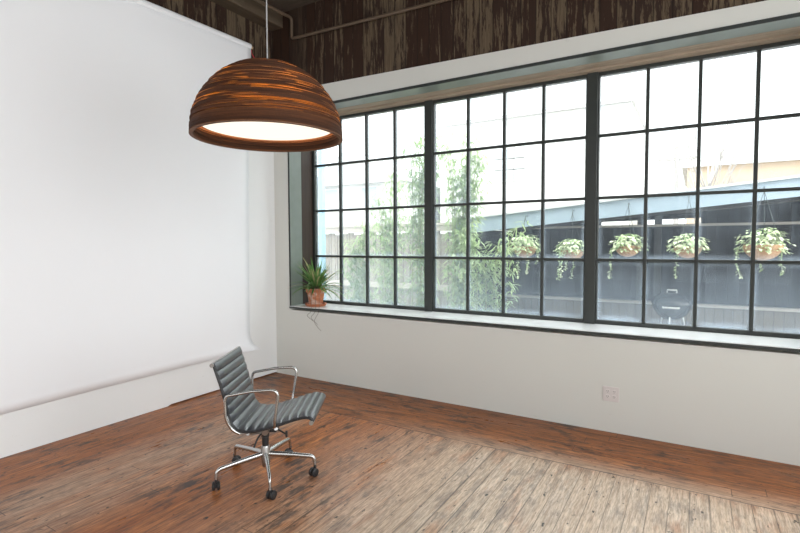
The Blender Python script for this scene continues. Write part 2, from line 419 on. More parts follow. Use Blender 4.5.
def rounded_path(P, r, per=6):
    """polyline with filleted corners"""
    P = [Vector(p) for p in P]; out = [P[0]]
    for i in range(1, len(P) - 1):
        rr = r[i - 1] if isinstance(r, (list, tuple)) else r
        a = (P[i - 1] - P[i]); b = (P[i + 1] - P[i])
        d = min(rr, a.length * 0.49, b.length * 0.49)
        A = P[i] + a.normalized() * d; B = P[i] + b.normalized() * d
        for k in range(per + 1):
            t = k / per; out.append((1 - t) ** 2 * A + 2 * t * (1 - t) * P[i] + t * t * B)
    out.append(P[-1]); return out

# ------------------------------------------------------------------ camera
F_PX = 495.0; CAM = Vector((4.183, -4.185, 1.5065))
yaw, pitch, roll = -0.5384, -0.0465, -0.0032
cp, sp = math.cos(pitch), math.sin(pitch)
fw = Vector((math.sin(yaw) * cp, math.cos(yaw) * cp, sp)); rt = Vector((math.cos(yaw), -math.sin(yaw), 0)); up = rt.cross(fw)
r2 = rt * math.cos(roll) + up * math.sin(roll); u2 = -rt * math.sin(roll) + up * math.cos(roll)
cam = bpy.data.cameras.new('camera'); cam.sensor_width = 36; cam.lens = F_PX / 800 * 36; cam.clip_start = 0.05; cam.clip_end = 200
co = bpy.data.objects.new('camera', cam); COL.objects.link(co)
m = Matrix((( r2.x, u2.x, -fw.x, CAM.x), (r2.y, u2.y, -fw.y, CAM.y), (r2.z, u2.z, -fw.z, CAM.z), (0, 0, 0, 1)))
co.matrix_world = m; sc.camera = co

# ------------------------------------------------------------------ room shell
ZS, ZT, ZW0, ZWS = 0.80, 2.984, 3.219, -0.020     # sill, opening head, top of white wall (slightly out of level)
XR, YW = 0.233, 0.413                              # left edge of the opening, plane of the glazing
X0, PW, HM = 0.274, 0.369, 0.112
SEC = 4 * PW + HM
XE = X0 + 3 * SEC - HM + 0.045                     # right edge of the opening
RX, RY, CZ = 6.3, -7.5, 4.09                       # far right wall, back wall, ceiling
WT = 0.47                                          # wall thickness

sbox('floor', (-0.3, RY - 0.3, -0.12), (RX + 0.3, 0.3, 0.0), M['floor'])
b = MB()
ztop = lambda x: ZW0 + ZWS * x
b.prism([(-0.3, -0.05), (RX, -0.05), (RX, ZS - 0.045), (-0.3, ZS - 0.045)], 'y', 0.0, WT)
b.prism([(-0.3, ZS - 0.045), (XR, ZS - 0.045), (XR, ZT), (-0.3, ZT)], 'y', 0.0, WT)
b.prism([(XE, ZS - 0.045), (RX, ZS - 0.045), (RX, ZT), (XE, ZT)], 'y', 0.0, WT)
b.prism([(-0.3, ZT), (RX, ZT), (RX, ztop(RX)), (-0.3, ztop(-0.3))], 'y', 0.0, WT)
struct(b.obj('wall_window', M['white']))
b = MB(); b.prism([(-0.3, ztop(-0.3)), (RX, ztop(RX)), (RX, CZ + 0.2), (-0.3, CZ + 0.2)], 'y', 0.012, WT)
struct(b.obj('trim_1', M['boards_x']))
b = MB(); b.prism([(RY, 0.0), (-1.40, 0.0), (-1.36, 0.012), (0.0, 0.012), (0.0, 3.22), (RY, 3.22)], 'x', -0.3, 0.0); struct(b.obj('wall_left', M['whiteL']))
b = MB(); b.box((-0.3, RY, 3.22), (-0.012, 0.012, CZ + 0.2)); struct(b.obj('trim_2', M['boards_y']))
# right and back walls out of the picture; unseen windows sized and placed to light the room
b = MB()
RW = [(-7.1, -5.1), (-4.85, -2.85), (-2.6, -0.6)]; zb, zt_ = 0.6, 3.55
b.box((RX, RY, -0.05), (RX + 0.3, 0.0, zb)); b.box((RX, RY, zt_), (RX + 0.3, 0.0, CZ + 0.2))
ys = [RY] + [q for w in RW for q in w] + [0.0]
for i in range(0, len(ys), 2): b.box((RX, ys[i], zb), (RX + 0.3, ys[i + 1], zt_))
struct(b.obj('wall_right', M['white']))
b = MB()
BW = [(0.6, 3.2), (3.8, 5.9)]
b.box((-0.3, RY - 0.3, -0.05), (RX + 0.3, RY, zb)); b.box((-0.3, RY - 0.3, zt_), (RX + 0.3, RY, CZ + 0.2))
xs = [-0.3] + [q for w in BW for q in w] + [RX + 0.3]
for i in range(0, len(xs), 2): b.box((xs[i], RY - 0.3, zb), (xs[i + 1], RY, zt_))
struct(b.obj('wall_back', M['white']))
sbox('ceiling', (-0.3, RY - 0.3, CZ), (RX + 0.3, 0.4, CZ + 0.15), M['ceil'])
sbox('trim_3', (-0.012, RY, CZ - 0.17), (0.16, 0.012, CZ), M['beam'], 0.006)          # beam along the left wall
for i, yb in enumerate((-1.55, -3.2, -4.85, -6.5)):
    sbox('ceiling_joist', (0.42, yb - 0.09, CZ - 0.2), (RX, yb + 0.09, CZ), M['beam'], 0.006)

# glazing of the unseen windows
for i, (a, c) in enumerate(RW):
    e = bpy.data.objects.new('window_%d' % (4 + i), None); COL.objects.link(e); struct(e)
    q = MB()
    for k in range(5): yy = a + (c - a) * k / 4; q.box((RX + 0.15, yy - 0.02, zb), (RX + 0.19, yy + 0.02, zt_))
    for k in range(5): zz = zb + (zt_ - zb) * k / 4; q.box((RX + 0.15, a, zz - 0.02), (RX + 0.19, c, zz + 0.02))
    q.obj('sash_frame', M['frame'], e)
for i, (a, c) in enumerate(BW):
    e = bpy.data.objects.new('window_%d' % (7 + i), None); COL.objects.link(e); struct(e)
    q = MB()
    for k in range(5): xx = a + (c - a) * k / 4; q.box((xx - 0.02, RY - 0.19, zb), (xx + 0.02, RY - 0.15, zt_))
    for k in range(5): zz = zb + (zt_ - zb) * k / 4; q.box((a, RY - 0.19, zz - 0.02), (c, RY - 0.15, zz + 0.02))
    q.obj('sash_frame', M['frame'], e)

# window opening: sill, linings
sbox('trim_4', (XR, -0.012, ZS - 0.012), (XE, YW - 0.02, ZS), M['sill'])                 # sill top
sbox('trim_5', (XR - 0.005, -0.02, ZS - 0.025), (XE, 0.0, ZS - 0.006), M['darkedge'])    # dark nosing
sbox('trim_6', (XR - 0.02, 0.0, ZS), (XR + 0.004, 0.195, ZT), M['green'])                # steel jamb lining
sbox('trim_7', (XR - 0.02, 0.195, ZS), (XR + 0.006, YW + 0.03, ZT), M['darkwood'])       # wooden jamb behind it
sbox('trim_8', (XR, 0.0, ZT - 0.004), (XE, 0.18, ZT + 0.02), M['green'])                 # steel head lining
b = MB(); b.box((XR, 0.18, ZT - 0.006), (XE, 0.30, ZT + 0.02)); b.box((XR, 0.30, ZT - 0.022), (XE, YW + 0.03, ZT + 0.02))
struct(b.obj('trim_9', M['headwood'], bevel=0.003))
sbox('trim_10', (XR - 0.012, -0.008, ZT - 0.004), (XE, 0.001, ZT + 0.022), M['darkedge'])  # dark edge of the head
sbox('trim_11', (XR - 0.012, -0.004, ZS - 0.03), (XR + 0.004, 0.001, ZT), M['darkedge'])   # dark edge of the jamb

ZB = [0.834, 1.359, 1.895, 2.428, 2.932]
glassmesh = {}
for s in range(3):
    x0 = X0 + s * SEC; x1 = x0 + 4 * PW
    e = bpy.data.objects.new('window_%d' % (s + 1), None); COL.objects.link(e); struct(e)
    fr = MB()
    fr.box((x0 - 0.045 if s == 0 else x0 - 0.012, YW - 0.03, ZS - 0.01), (x0, YW + 0.03, ZT))
    fr.box((x1, YW - 0.03, ZS - 0.01), (x1 + (0.045 if s == 2 else 0.012), YW + 0.03, ZT))
    fr.box((x0, YW - 0.03, ZS - 0.01), (x1, YW + 0.03, ZB[0])); fr.box((x0, YW - 0.03, ZB[4]), (x1, YW + 0.03, ZT))
    fr.obj('sash_frame', M['frame'], e, bevel=0.003)
    for k in (1, 2, 3):
        q = MB(); xx = x0 + k * PW; q.box((xx - 0.013, YW - 0.022, ZB[0]), (xx + 0.013, YW + 0.02, ZB[4])); q.obj('glazing_bar', M['frame'], e, bevel=0.003)
        q = MB(); zz = ZB[k]; q.box((x0, YW - 0.018, zz - 0.012), (x1, YW + 0.018, zz + 0.012)); q.obj('glazing_bar', M['frame'], e, bevel=0.003)
    for i in range(4):
        for j in range(4):
            q = MB(); q.box((x0 + i * PW + 0.002, YW, ZB[j] + 0.002), (x0 + (i + 1) * PW - 0.002, YW + 0.004, ZB[j + 1] - 0.002))
            o = q.obj('pane', M['glass'], e)
            me = o.data; bm = bmesh.new(); bm.from_mesh(me)     # keep the room-side face and the edges thin
            bm.to_mesh(me); bm.free()
    if s < 2:
        q = MB(); q.box((x1 + 0.012, YW - 0.05, ZS - 0.01), (x1 + HM - 0.012, YW + 0.05, ZT))
        struct(q.obj('window_%d_mullion' % (s + 1), M['frame'], bevel=0.004))

# ------------------------------------------------------------------ paper backdrop
def backdrop():
    root = thing('paper_backdrop', 'wide white paper backdrop sheet hanging down the left wall', 'backdrop', (0.0, -2.6, 0.0))
    NY, NZ = 60, 50
    ya, yb_ = -0.42, -4.6
    zr = lambda y: 3.585 + 0.023 * (y + 0.44)
    b = MB(); vs = []; fs = []
    for i in range(NY + 1):
        t = i / NY; y = ya + (yb_ - ya) * t
        zbot = 0.358 + (0.310 - 0.358) * min(1, t * 1.75)
        zt0 = zr(y)
        for j in range(NZ + 1):
            s = j / NZ; z = zt0 + (zbot - zt0) * s
            curl = math.exp(-(z - zbot) / 0.06)
            corner = math.exp(-(ya - y) / 0.30)
            x = 0.02 + 0.125 * curl * corner + 0.012 * math.sin(y * 1.3 + z * 0.6) * (1 - s) * 0.6
            x += 0.006 * math.sin(3.1 * y - 1.7 * z) * s
            x += 0.088 * math.exp(-((zt0 - z) / 0.9) ** 1.3)
            y2 = y + 0.045 * math.exp(-(z - zbot) / 0.05) * math.exp(-(ya - y) / 0.35)
            vs.append((x, y2 + 2.6, z + 0.012 * curl * corner * 0))
    for i in range(NY):
        for j in range(NZ):
            a = i * (NZ + 1) + j; fs.append((a, a + 1, a + NZ + 2, a + NZ + 1))
    b.add(vs, fs)
    o = b.obj('paper_sheet', M['paper'], root, smooth=180)
    sol = o.modifiers.new('thickness', 'SOLIDIFY'); sol.thickness = 0.0012
    Y = lambda y: y + 2.6
    r = MB(); r.tube([(0.095, Y(ya), zr(ya)), (0.095, Y(yb_), zr(yb_))], 0.031, 24)
    r.obj('paper_roll', M['paper'], root, smooth=40)
    r = MB(); r.tube([(0.095, Y(ya) + 0.035, zr(ya)), (0.095, Y(ya) - 0.02, zr(ya))], 0.017, 16)
    r.obj('roll_core', M['card'], root, smooth=40)
    c = MB(); c.tube(catmull([(0.11, Y(ya) + 0.012, zr(ya) - 0.035), (0.10, Y(ya) + 0.02, zr(ya) - 0.06), (0.06, Y(ya) + 0.14, zr(ya) - 0.13), (0.03, Y(ya) + 0.24, zr(ya) - 0.20)], 6), 0.006, 6)
    c.obj('pull_cord', M['red'], root, smooth=60)
    for yy in (Y(ya) + 0.005, Y(yb_) - 0.025):
        k = MB(); k.box((-0.012, yy, zr(ya) + 0.02), (0.11, yy + 0.02, zr(ya) + 0.05)); k.obj('bracket', M['beam'], root)
backdrop()

# ------------------------------------------------------------------ office chair
def chair():
    root = thing('office_chair', 'low office chair with ribbed dark grey leather seat and polished metal arms on castors', 'chair',
                 (1.818, -1.931, 0.0), math.atan2(0.516, 0.857))
    # local frame: x = forward (u), y = left; so near side (right) is y = -v
    prof = [(-0.232, 0.800), (-0.212, 0.735), (-0.188, 0.658), (-0.166, 0.575), (-0.149, 0.500), (-0.134, 0.445), (-0.108, 0.408), (-0.065, 0.392), (0.0, 0.394),
            (0.065, 0.408), (0.13, 0.427), (0.20, 0.450), (0.265, 0.470), (0.315, 0.476), (0.345, 0.464), (0.356, 0.444)]
    pts = catmull([(u, 0, z) for u, z in prof], 10)
    # resample evenly
    L = [0.0]
    for i in range(1, len(pts)): L.append(L[-1] + (pts[i] - pts[i - 1]).length)
    tot = L[-1]; N = 220
    def at(s):
        s = max(0, min(tot, s))
        for i in range(1, len(L)):
            if L[i] >= s:
                t = (s - L[i - 1]) / max(1e-9, L[i] - L[i - 1]); return pts[i - 1].lerp(pts[i], t)
        return pts[-1]
    ribs = 17; W = 0.240; MV = 14
    vs = []; fs = []; rows = []
    for i in range(N + 1):
        s = tot * i / N; p = at(s); d = (at(s + 0.004) - at(s - 0.004)).normalized()
        n = Vector((-d.z, 0, d.x))
        if n.z < 0 and n.x < 0: n = -n
        # top normal: for the back it faces forward/up
        ph = (s / tot * ribs) % 1.0
        rib = math.sin(PI * ph) ** 0.55
        ring = []
        for k in range(MV + 1):
            v = -W + 2 * W * k / MV
            e = 1 - max(0, (abs(v) - (W - 0.03)) / 0.03) ** 2
            ring.append(Vector((p.x, v, p.z)) + n * ((-0.002 + 0.016 * rib) * (0.35 + 0.65 * e) + 0.003 * e))
        low = []
        for k in range(MV, -1, -1):
            v = -W + 2 * W * k / MV
            low.append(Vector((p.x, v, p.z)) - n * (0.011 + 0.003 * rib))
        rows.append(ring + low)
    m_ = len(rows[0])
    for r in rows: vs += r
    for i in range(N):
        for k in range(m_): fs.append((i * m_ + k, i * m_ + (k + 1) % m_, (i + 1) * m_ + (k + 1) % m_, (i + 1) * m_ + k))
    fs.append(tuple(range(m_))); fs.append(tuple(N * m_ + k for k in range(m_ - 1, -1, -1)))
    b = MB(); b.add(vs, fs); b.obj('sling_seat', M['leather'], root, smooth=60)
    # side rails, one each side, under/behind the sling
    for sgn in (-1, 1):
        rail = []; rad = []
        for i in range(0, N + 1, 4):
            s = tot * i / N; p = at(s); d = (at(s + 0.004) - at(s - 0.004)).normalized(); n = Vector((-d.z, 0, d.x))
            f = i / N
            bulge = math.exp(-((f - 0.42) / 0.10) ** 2)
            rail.append(Vector((p.x, sgn * (0.228 + 0.014 * bulge), p.z)) - n * (0.013 + 0.006 * bulge)); rad.append(0.0062 + 0.0065 * bulge)
        b = MB(); b.tube(rail, rad, 10); b.obj('side_rail', M['satin'], root, smooth=60)
        edge = []
        for i in range(0, N + 1, 3):
            s = tot * i / N; p = at(s); d = (at(s + 0.004) - at(s - 0.004)).normalized(); n = Vector((-d.z, 0, d.x))
            edge.append(Vector((p.x, sgn * 0.2405, p.z)) - n * 0.007)
        b = MB(); b.tube(edge, 0.0075, 8); b.obj('edge_band', M['black'], root, smooth=60)
        y = sgn * 0.272
        P = [(0.122, sgn * 0.243, 0.412), (0.128, sgn * 0.262, 0.455), (0.158, y, 0.648), (0.0, y, 0.640), (-0.150, y, 0.612), (-0.160, y, 0.585), (-0.160, sgn * 0.268, 0.47), (-0.128, sgn * 0.252, 0.400), (-0.085, sgn * 0.243, 0.375)]
        path = rounded_path(P, [0.03, 0.055, 0.02, 0.03, 0.012, 0.04, 0.03], 7)
        b = MB(); b.tube(path, 0.0092, 12); b.obj('armrest', M['chrome'], root, smooth=60)
    # rolls at the two ends of the sling
    p = at(0.0); b = MB(); b.tube([(p.x - 0.010, -0.252, p.z - 0.012), (p.x - 0.010, 0.252, p.z - 0.012)], 0.0125, 14); b.obj('top_bar', M['satin'], root, smooth=40)
    p = at(tot); b = MB(); b.tube([(p.x - 0.014, -0.252, p.z - 0.004), (p.x - 0.014, 0.252, p.z - 0.004)], 0.0135, 14); b.obj('front_bar', M['satin'], root, smooth=40)
    # stretchers below the seat
    for uu, zz in ((0.13, 0.402), (-0.04, 0.372)):
        q = []
        for k in range(13):
            v = -0.238 + 0.476 * k / 12; q.append((uu + (0.035 - uu) * (1 - abs(v) / 0.238) * 0.7, v, zz - 0.055 * (1 - (abs(v) / 0.238) ** 2)))
        b = MB(); b.tube(q, 0.011, 10, sq=(1, 0.8)); b.obj('stretcher', M['satin'], root, smooth=60)
    b = MB(); b.box((-0.035, -0.05, 0.305), (0.085, 0.05, 0.352)); b.obj('tilt_housing', M['steel'], root, bevel=0.01)
    b = MB(); b.tube([(0.02, -0.05, 0.325), (0.02, -0.085, 0.322)], 0.022, 16); b.obj('tension_knob', M['satin'], root, smooth=40)
    lv = MB(); lv.tube(catmull([(0.0, -0.06, 0.315), (-0.02, -0.10, 0.29), (-0.035, -0.135, 0.245)], 6), [0.006] * 12 + [0.008], 8); lv.obj('lever', M['black'], root, smooth=60)
    hd = MB(); hd.tube([(0.08, -0.02, 0.32), (0.145, -0.035, 0.290)], 0.006, 8); hd.tube([(0.145, -0.035, 0.272), (0.145, -0.035, 0.312)], 0.0075, 8); hd.obj('crank_handle', M['steel'], root, smooth=60)
    b = MB(); b.lathe([(0.0, 0.20), (0.020, 0.20), (0.022, 0.235), (0.022, 0.262), (0.026, 0.265), (0.026, 0.305), (0.0, 0.305)], 20); b.obj('gas_lift', M['black'], root, smooth=40)
    b = MB(); b.lathe([(0.0, 0.070), (0.022, 0.070), (0.025, 0.075), (0.029, 0.12), (0.029, 0.19), (0.024, 0.205), (0.0, 0.205)], 24); b.obj('hub', M['satin'], root, smooth=40)
    for k in range(5):
        a = 2 * PI * k / 5 + 0.02; c, s_ = math.cos(a), math.sin(a)
        P = [(0.018, 0, 0.150), (0.16, 0, 0.142), (0.312, 0, 0.128), (0.318, 0, 0.062)]
        path = rounded_path(P, [0.05, 0.03], 6)
        n = len(path); rad = [0.0185 - 0.008 * i / (n - 1) for i in range(n)]
        b = MB(); b.tube([(x * c - y * s_, x * s_ + y * c, z) for x, y, z in path], rad, 12, sq=(0.8, 1.0)); b.obj('base_leg', M['chrome'], root, smooth=60)
        # castor: trailing twin wheel
        e = bpy.data.objects.new('castor', None); COL.objects.link(e); e.parent = root
        sw = a + (0.9, -0.6, 0.5, 1.2, -0.8)[k]
        e.location = (0.318 * c, 0.318 * s_, 0.0); e.rotation_euler = (0, 0, sw)
        hb = MB(); hb.tube([(0, 0, 0.075), (0, 0, 0.045)], 0.0095, 10); hb.box((-0.024, -0.0045, 0.020), (0.008, 0.0045, 0.052)); hb.obj('fork', M['steel'], e, bevel=0.003)
        for sd in (-1, 1):
            wv = MB(); ring = [(0.004, 0.0), (0.019, 0.0), (0.0255, 0.003), (0.0275, 0.008), (0.0265, 0.014), (0.019, 0.018), (0.004, 0.018)]
            wv.lathe(ring, 24)
            wv.v = [(x - 0.012, sd * (z + 0.0055), y + 0.0275) for x, y, z in wv.v]
            wv.obj('wheel', M['black'], e, smooth=50)
chair()

# ------------------------------------------------------------------ pendant lamp
def lamp():
    root = thing('pendant_lamp', 'large brown layered cardboard dome pendant lamp, lit, hanging above the chair', 'lamp', (1.938, -1.98, 2.146))
    R, NL, SEG = 0.447, 40, 96
    h = R / NL; b = MB(); outer = []; inner = []
    r0 = random.Random(3)
    offs = [r0.uniform(-0.005, 0.005) for _ in range(NL)]
    def ro(i): return R * math.sqrt(max(0.0, 1 - ((i + 0.35) / NL) ** 2))
    prof = []
    for i in range(NL - 1):
        rr = max(0.07, ro(i) + offs[i]); prof += [(rr, i * h), (rr, (i + 1) * h - 0.0006)]
    top_z = (NL - 1) * h
    prof += [(0.07, top_z + h * 0.8), (0.03, top_z + h)]
    inn = [(0.03, top_z - h * 1.2)]
    for i in range(NL - 3, -1, -1):
        rr = max(0.05, ro(i) - 0.020 + offs[(i * 7) % NL]); inn += [(rr, (i + 1) * h - 0.0006), (rr, i * h)]
    b.lathe(prof + inn, SEG, closed=True)
    b.obj('lamp_shade', M['shade'], root, smooth=35)
    rim = MB(); rim.lathe([(R + 0.001, 0.0), (R + 0.001, 0.004), (R - 0.020, 0.004), (R - 0.020, -0.001)], SEG, closed=True)
    rim.obj('rim', M['rim'], root, smooth=40)
    d = MB(); d.lathe([(0.0, 0.070), (0.392, 0.070), (0.392, 0.074), (0.0, 0.074)], 64); d.obj('diffuser', M['diffuser'], root, smooth=40)
    c = MB(); c.tube([(0.0, 0.0, top_z - 0.02), (0.0, 0.0, CZ - 2.15)], 0.004, 8); c.obj('cable', M['cable'], root, smooth=60)
    c = MB(); c.lathe([(0.0, top_z), (0.075, top_z), (0.07, top_z + 0.016), (0.03, top_z + 0.022), (0.0, top_z + 0.022)], 32); c.obj('cap', M['shade'], root, smooth=40)
    c = MB(); c.lathe([(0.0, CZ - 2.15 - 0.03), (0.055, CZ - 2.15 - 0.03), (0.06, CZ - 2.15), (0.0, CZ - 2.15)], 24); c.obj('ceiling_rose', M['steel'], root, smooth=40)
    li = bpy.data.lights.new('bulb', 'POINT'); li.energy = 40; li.color = (1.0, 0.68, 0.38); li.shadow_soft_size = 0.05
    lo = bpy.data.objects.new('bulb', li); COL.objects.link(lo); lo.location = (1.938, -1.98, 2.146 + 0.2)
lamp()

# ------------------------------------------------------------------ plant on the sill
def sill_plant():
    root = thing('potted_spider_plant', 'small spider plant in a chalky terracotta pot on the left end of the windowsill', 'plant', (0.475, 0.15, ZS))
    b = MB(); b.lathe([(0.0, 0.0), (0.105, 0.0), (0.118, 0.012), (0.122, 0.03), (0.114, 0.03), (0.10, 0.016), (0.0, 0.014)], 32); b.obj('saucer', M['saucer'], root, smooth=40)
    b = MB(); b.lathe([(0.0, 0.016), (0.074, 0.016), (0.077, 0.02), (0.099, 0.155), (0.108, 0.157), (0.113, 0.162), (0.115, 0.198), (0.110, 0.203), (0.103, 0.200), (0.099, 0.165), (0.0, 0.160)], 36)
    b.obj('pot', M['terra'], root, smooth=40)
    b = MB(); b.lathe([(0.0, 0.172), (0.06, 0.176), (0.0995, 0.17), (0.0995, 0.163), (0.0, 0.163)], 24); b.obj('soil', M['soil'], root, smooth=60)
    r = random.Random(11)
    f = MB(); g = MB()
    for i in range(190):
        a = r.uniform(0, 2 * PI); el = r.uniform(0.35, 1.45)
        d = (math.cos(a) * math.cos(el), math.sin(a) * math.cos(el) * 0.8, math.sin(el))
        if d[0] < -0.45 and el < 0.9 and r.random() < 0.6: continue
        q = r.uniform(0, 0.045)
        L = r.uniform(0.22, 0.42)
        base = Vector((q * math.cos(a), q * math.sin(a), 0.175))
        tip = base + Vector(d) * L
        if 0.475 + tip.x < XR + 0.03: L *= 0.55
        if 0.15 + tip.y > 0.36: L *= 0.55
        one = MB(); one.leaf(base, d, (0, 0, 1), L, r.uniform(0.017, 0.027), r.uniform(0.5, 1.6), 7, 0.35)
        if any((x + 0.475 < XR + 0.012 and y + 0.15 > -0.025) or y + 0.15 > 0.375 or (z < 0.012 and y + 0.15 > -0.03) for x, y, z in one.v): continue
        (g if r.random() < 0.16 else f).add(one.v, one.f)
    f.obj('foliage', M['spider'], root, smooth=180)
    g.obj('pale_leaves', M['spiderdry'], root, smooth=180)
    for k, (dx, yl, zz) in enumerate(((0.14, -0.21, -0.17), (0.19, -0.215, -0.235), (0.08, -0.205, -0.14))):
        P = catmull([(0.03 * k, -0.03, 0.18), (dx * 0.6, -0.10, 0.235), (dx, -0.168, 0.13), (dx + 0.01, -0.19, -0.03), (dx - 0.03, yl, zz * 0.6), (dx + 0.06, yl, zz)], 8)
        q = MB(); q.tube(P, 0.0022, 5); q.obj('runner', M['stem'], root, smooth=60)
sill_plant()

# ------------------------------------------------------------------ wall outlet
def outlet():
    root = thing('wall_outlet', 'white four-socket electrical outlet plate low on the wall under the window', 'outlet', (3.63, 0.0, 0.308))
    b = MB(); b.box((-0.06, -0.006, -0.059), (0.06, 0.0, 0.059)); b.obj('plate', M['plate'], root, bevel=0.003)
    for sx in (-0.024, 0.024):
        for sz in (-0.021, 0.021):
            q = MB(); q.lathe([(0.0, 0.0), (0.017, 0.0), (0.017, 0.003), (0.0, 0.003)], 20); q.v = [(x + sx, -0.006 - z, y * 0.85 + sz) for x, y, z in q.v]
            o = q.obj('socket', M['plate'], root, smooth=40)
            s = MB()
            for dx in (-0.006, 0.006): s.box((sx + dx - 0.0013, -0.0095, sz - 0.002), (sx + dx + 0.0013, -0.0088, sz + 0.008))
            s.box((sx - 0.002, -0.0095, sz - 0.010), (sx + 0.002, -0.0088, sz - 0.006))
            s.obj('slot', M['slot'], o)
outlet()

# ------------------------------------------------------------------ pipe under the ceiling
b = MB(); b.tube(rounded_path([(0.332, -2.8, 3.90), (0.332, -0.035, 3.975), (0.332, -0.035, 3.752), (6.25, -0.035, 3.752 - 0.024 * 6.0)], [0.04, 0.03], 5), 0.0165, 10)
tag(b.obj('water_pipe', M['pipe'], smooth=60), 'thin brown pipe running along the dark boards below the ceiling', 'pipe')

# ================================================================== OUTDOORS
GZ = -0.25
sbox('ground', (-30, WT, GZ - 0.2), (34, 60, GZ), M['ground'])
sbox('trim_12', (-0.3, WT, GZ), (RX, WT + 0.05, ZS - 0.06), M['palewall'])                   # outer face of the wall

# weathered board fence on the left
def fence():
    root = thing('board_fence', 'weathered grey board fence with a top rail behind the bamboo', 'fence', (-2.0, 3.0, GZ))
    n = 34
    for i in range(n):
        x = -1.9 + i * 0.142
        q = MB(); q.box((x, 0.0, 0.05), (x + 0.132, 0.02, 1.93 + 0.02 * math.sin(i * 2.1))); q.obj('board', M['fence'], root)
    for z in (0.35, 1.0, 1.955):
        q = MB(); q.box((-1.95, -0.045, z), (-1.9 + n * 0.142 + 0.02, -0.001, z + 0.09)); q.obj('rail', M['rail'], root)
    for i in range(4):
        x = -1.9 + i * 1.58; q = MB(); q.box((x, 0.021, 0.0), (x + 0.09, 0.11, 2.08)); q.obj('post', M['rail'], root)
    q = MB(); q.box((-1.95, -0.06, 2.046), (-1.9 + n * 0.142 + 0.02, 0.12, 2.085)); q.obj('cap_rail', M['rail'], root)
fence()

b = MB(); b.box((-0.195, 1.0, GZ), (-0.126, 1.07, 3.0)); tag(b.obj('post', M['bluepost'], bevel=0.006), 'pale blue painted post outside, at the left edge of the window', 'post')

# bamboo
def bamboo(name, x, y, h, n, seed, label, leafy=1.0, spread=0.28):
    root = thing(name, label, 'bamboo', (x, y, GZ), 0, 'bamboo clumps outside the window')
    r = random.Random(seed); f = MB()
    for k in range(n):
        a = r.uniform(0, 2 * PI); q = r.uniform(0.02, 0.12); hh = h * r.uniform(0.75, 1.05)
        lx, ly = math.cos(a) * spread * r.uniform(0.3, 1.2), math.sin(a) * spread * 0.6 * r.uniform(0.3, 1.0)
        P = catmull([(q * math.cos(a), q * math.sin(a), 0), (q * math.cos(a) + lx * 0.25, q * math.sin(a) + ly * 0.2, hh * 0.4), (lx * 0.7, ly * 0.6, hh * 0.75), (lx * 1.4, ly * 1.1, hh)], 6)
        c = MB(); c.tube(P, [0.009 - 0.006 * i / (len(P) - 1) for i in range(len(P))], 6); c.obj('cane', M['cane'], root, smooth=60)
        for i in range(4, len(P)):
            for _ in range(int(5 * leafy) + 1):
                t = Vector(P[i]) + Vector((r.uniform(-1, 1), r.uniform(-0.7, 0.7), r.uniform(-0.6, 0.6))) * 0.12
                aa = r.uniform(0, 2 * PI)
                for __ in range(3):
                    a3 = aa + r.uniform(-0.7, 0.7); el = r.uniform(-0.6, 0.45)
                    f.leaf(t, (math.cos(a3) * math.cos(el), math.sin(a3) * math.cos(el), math.sin(el)), (0, 0, 1), r.uniform(0.09, 0.17), r.uniform(0.013, 0.02), r.uniform(0.3, 1.0), 3, 0.2)
    f.obj('foliage', M['bamboo'], root, smooth=180)
for args in [('bamboo_clump', 0.32, 1.25, 2.0, 7, 1, 'short bamboo clump outside behind the potted plant, leftmost of the bamboo', 0.9, 0.13),
             ('bamboo_clump', 0.20, 2.15, 2.75, 8, 2, 'bamboo clump outside, second from the left, in front of the board fence', 1.2, 0.26),
             ('bamboo_clump', 1.17, 1.25, 3.0, 9, 3, 'tall bamboo clump outside just left of the first thick window mullion', 1.0, 0.2),
             ('bamboo_clump', 1.36, 2.15, 3.15, 12, 4, 'dense bamboo clump outside just right of the first thick window mullion', 1.5, 0.26),
             ('bamboo_clump', 2.08, 1.4, 1.95, 7, 5, 'rightmost bamboo clump, leaning in front of the dark shed', 1.0, 0.24)]:
    bamboo(*args)

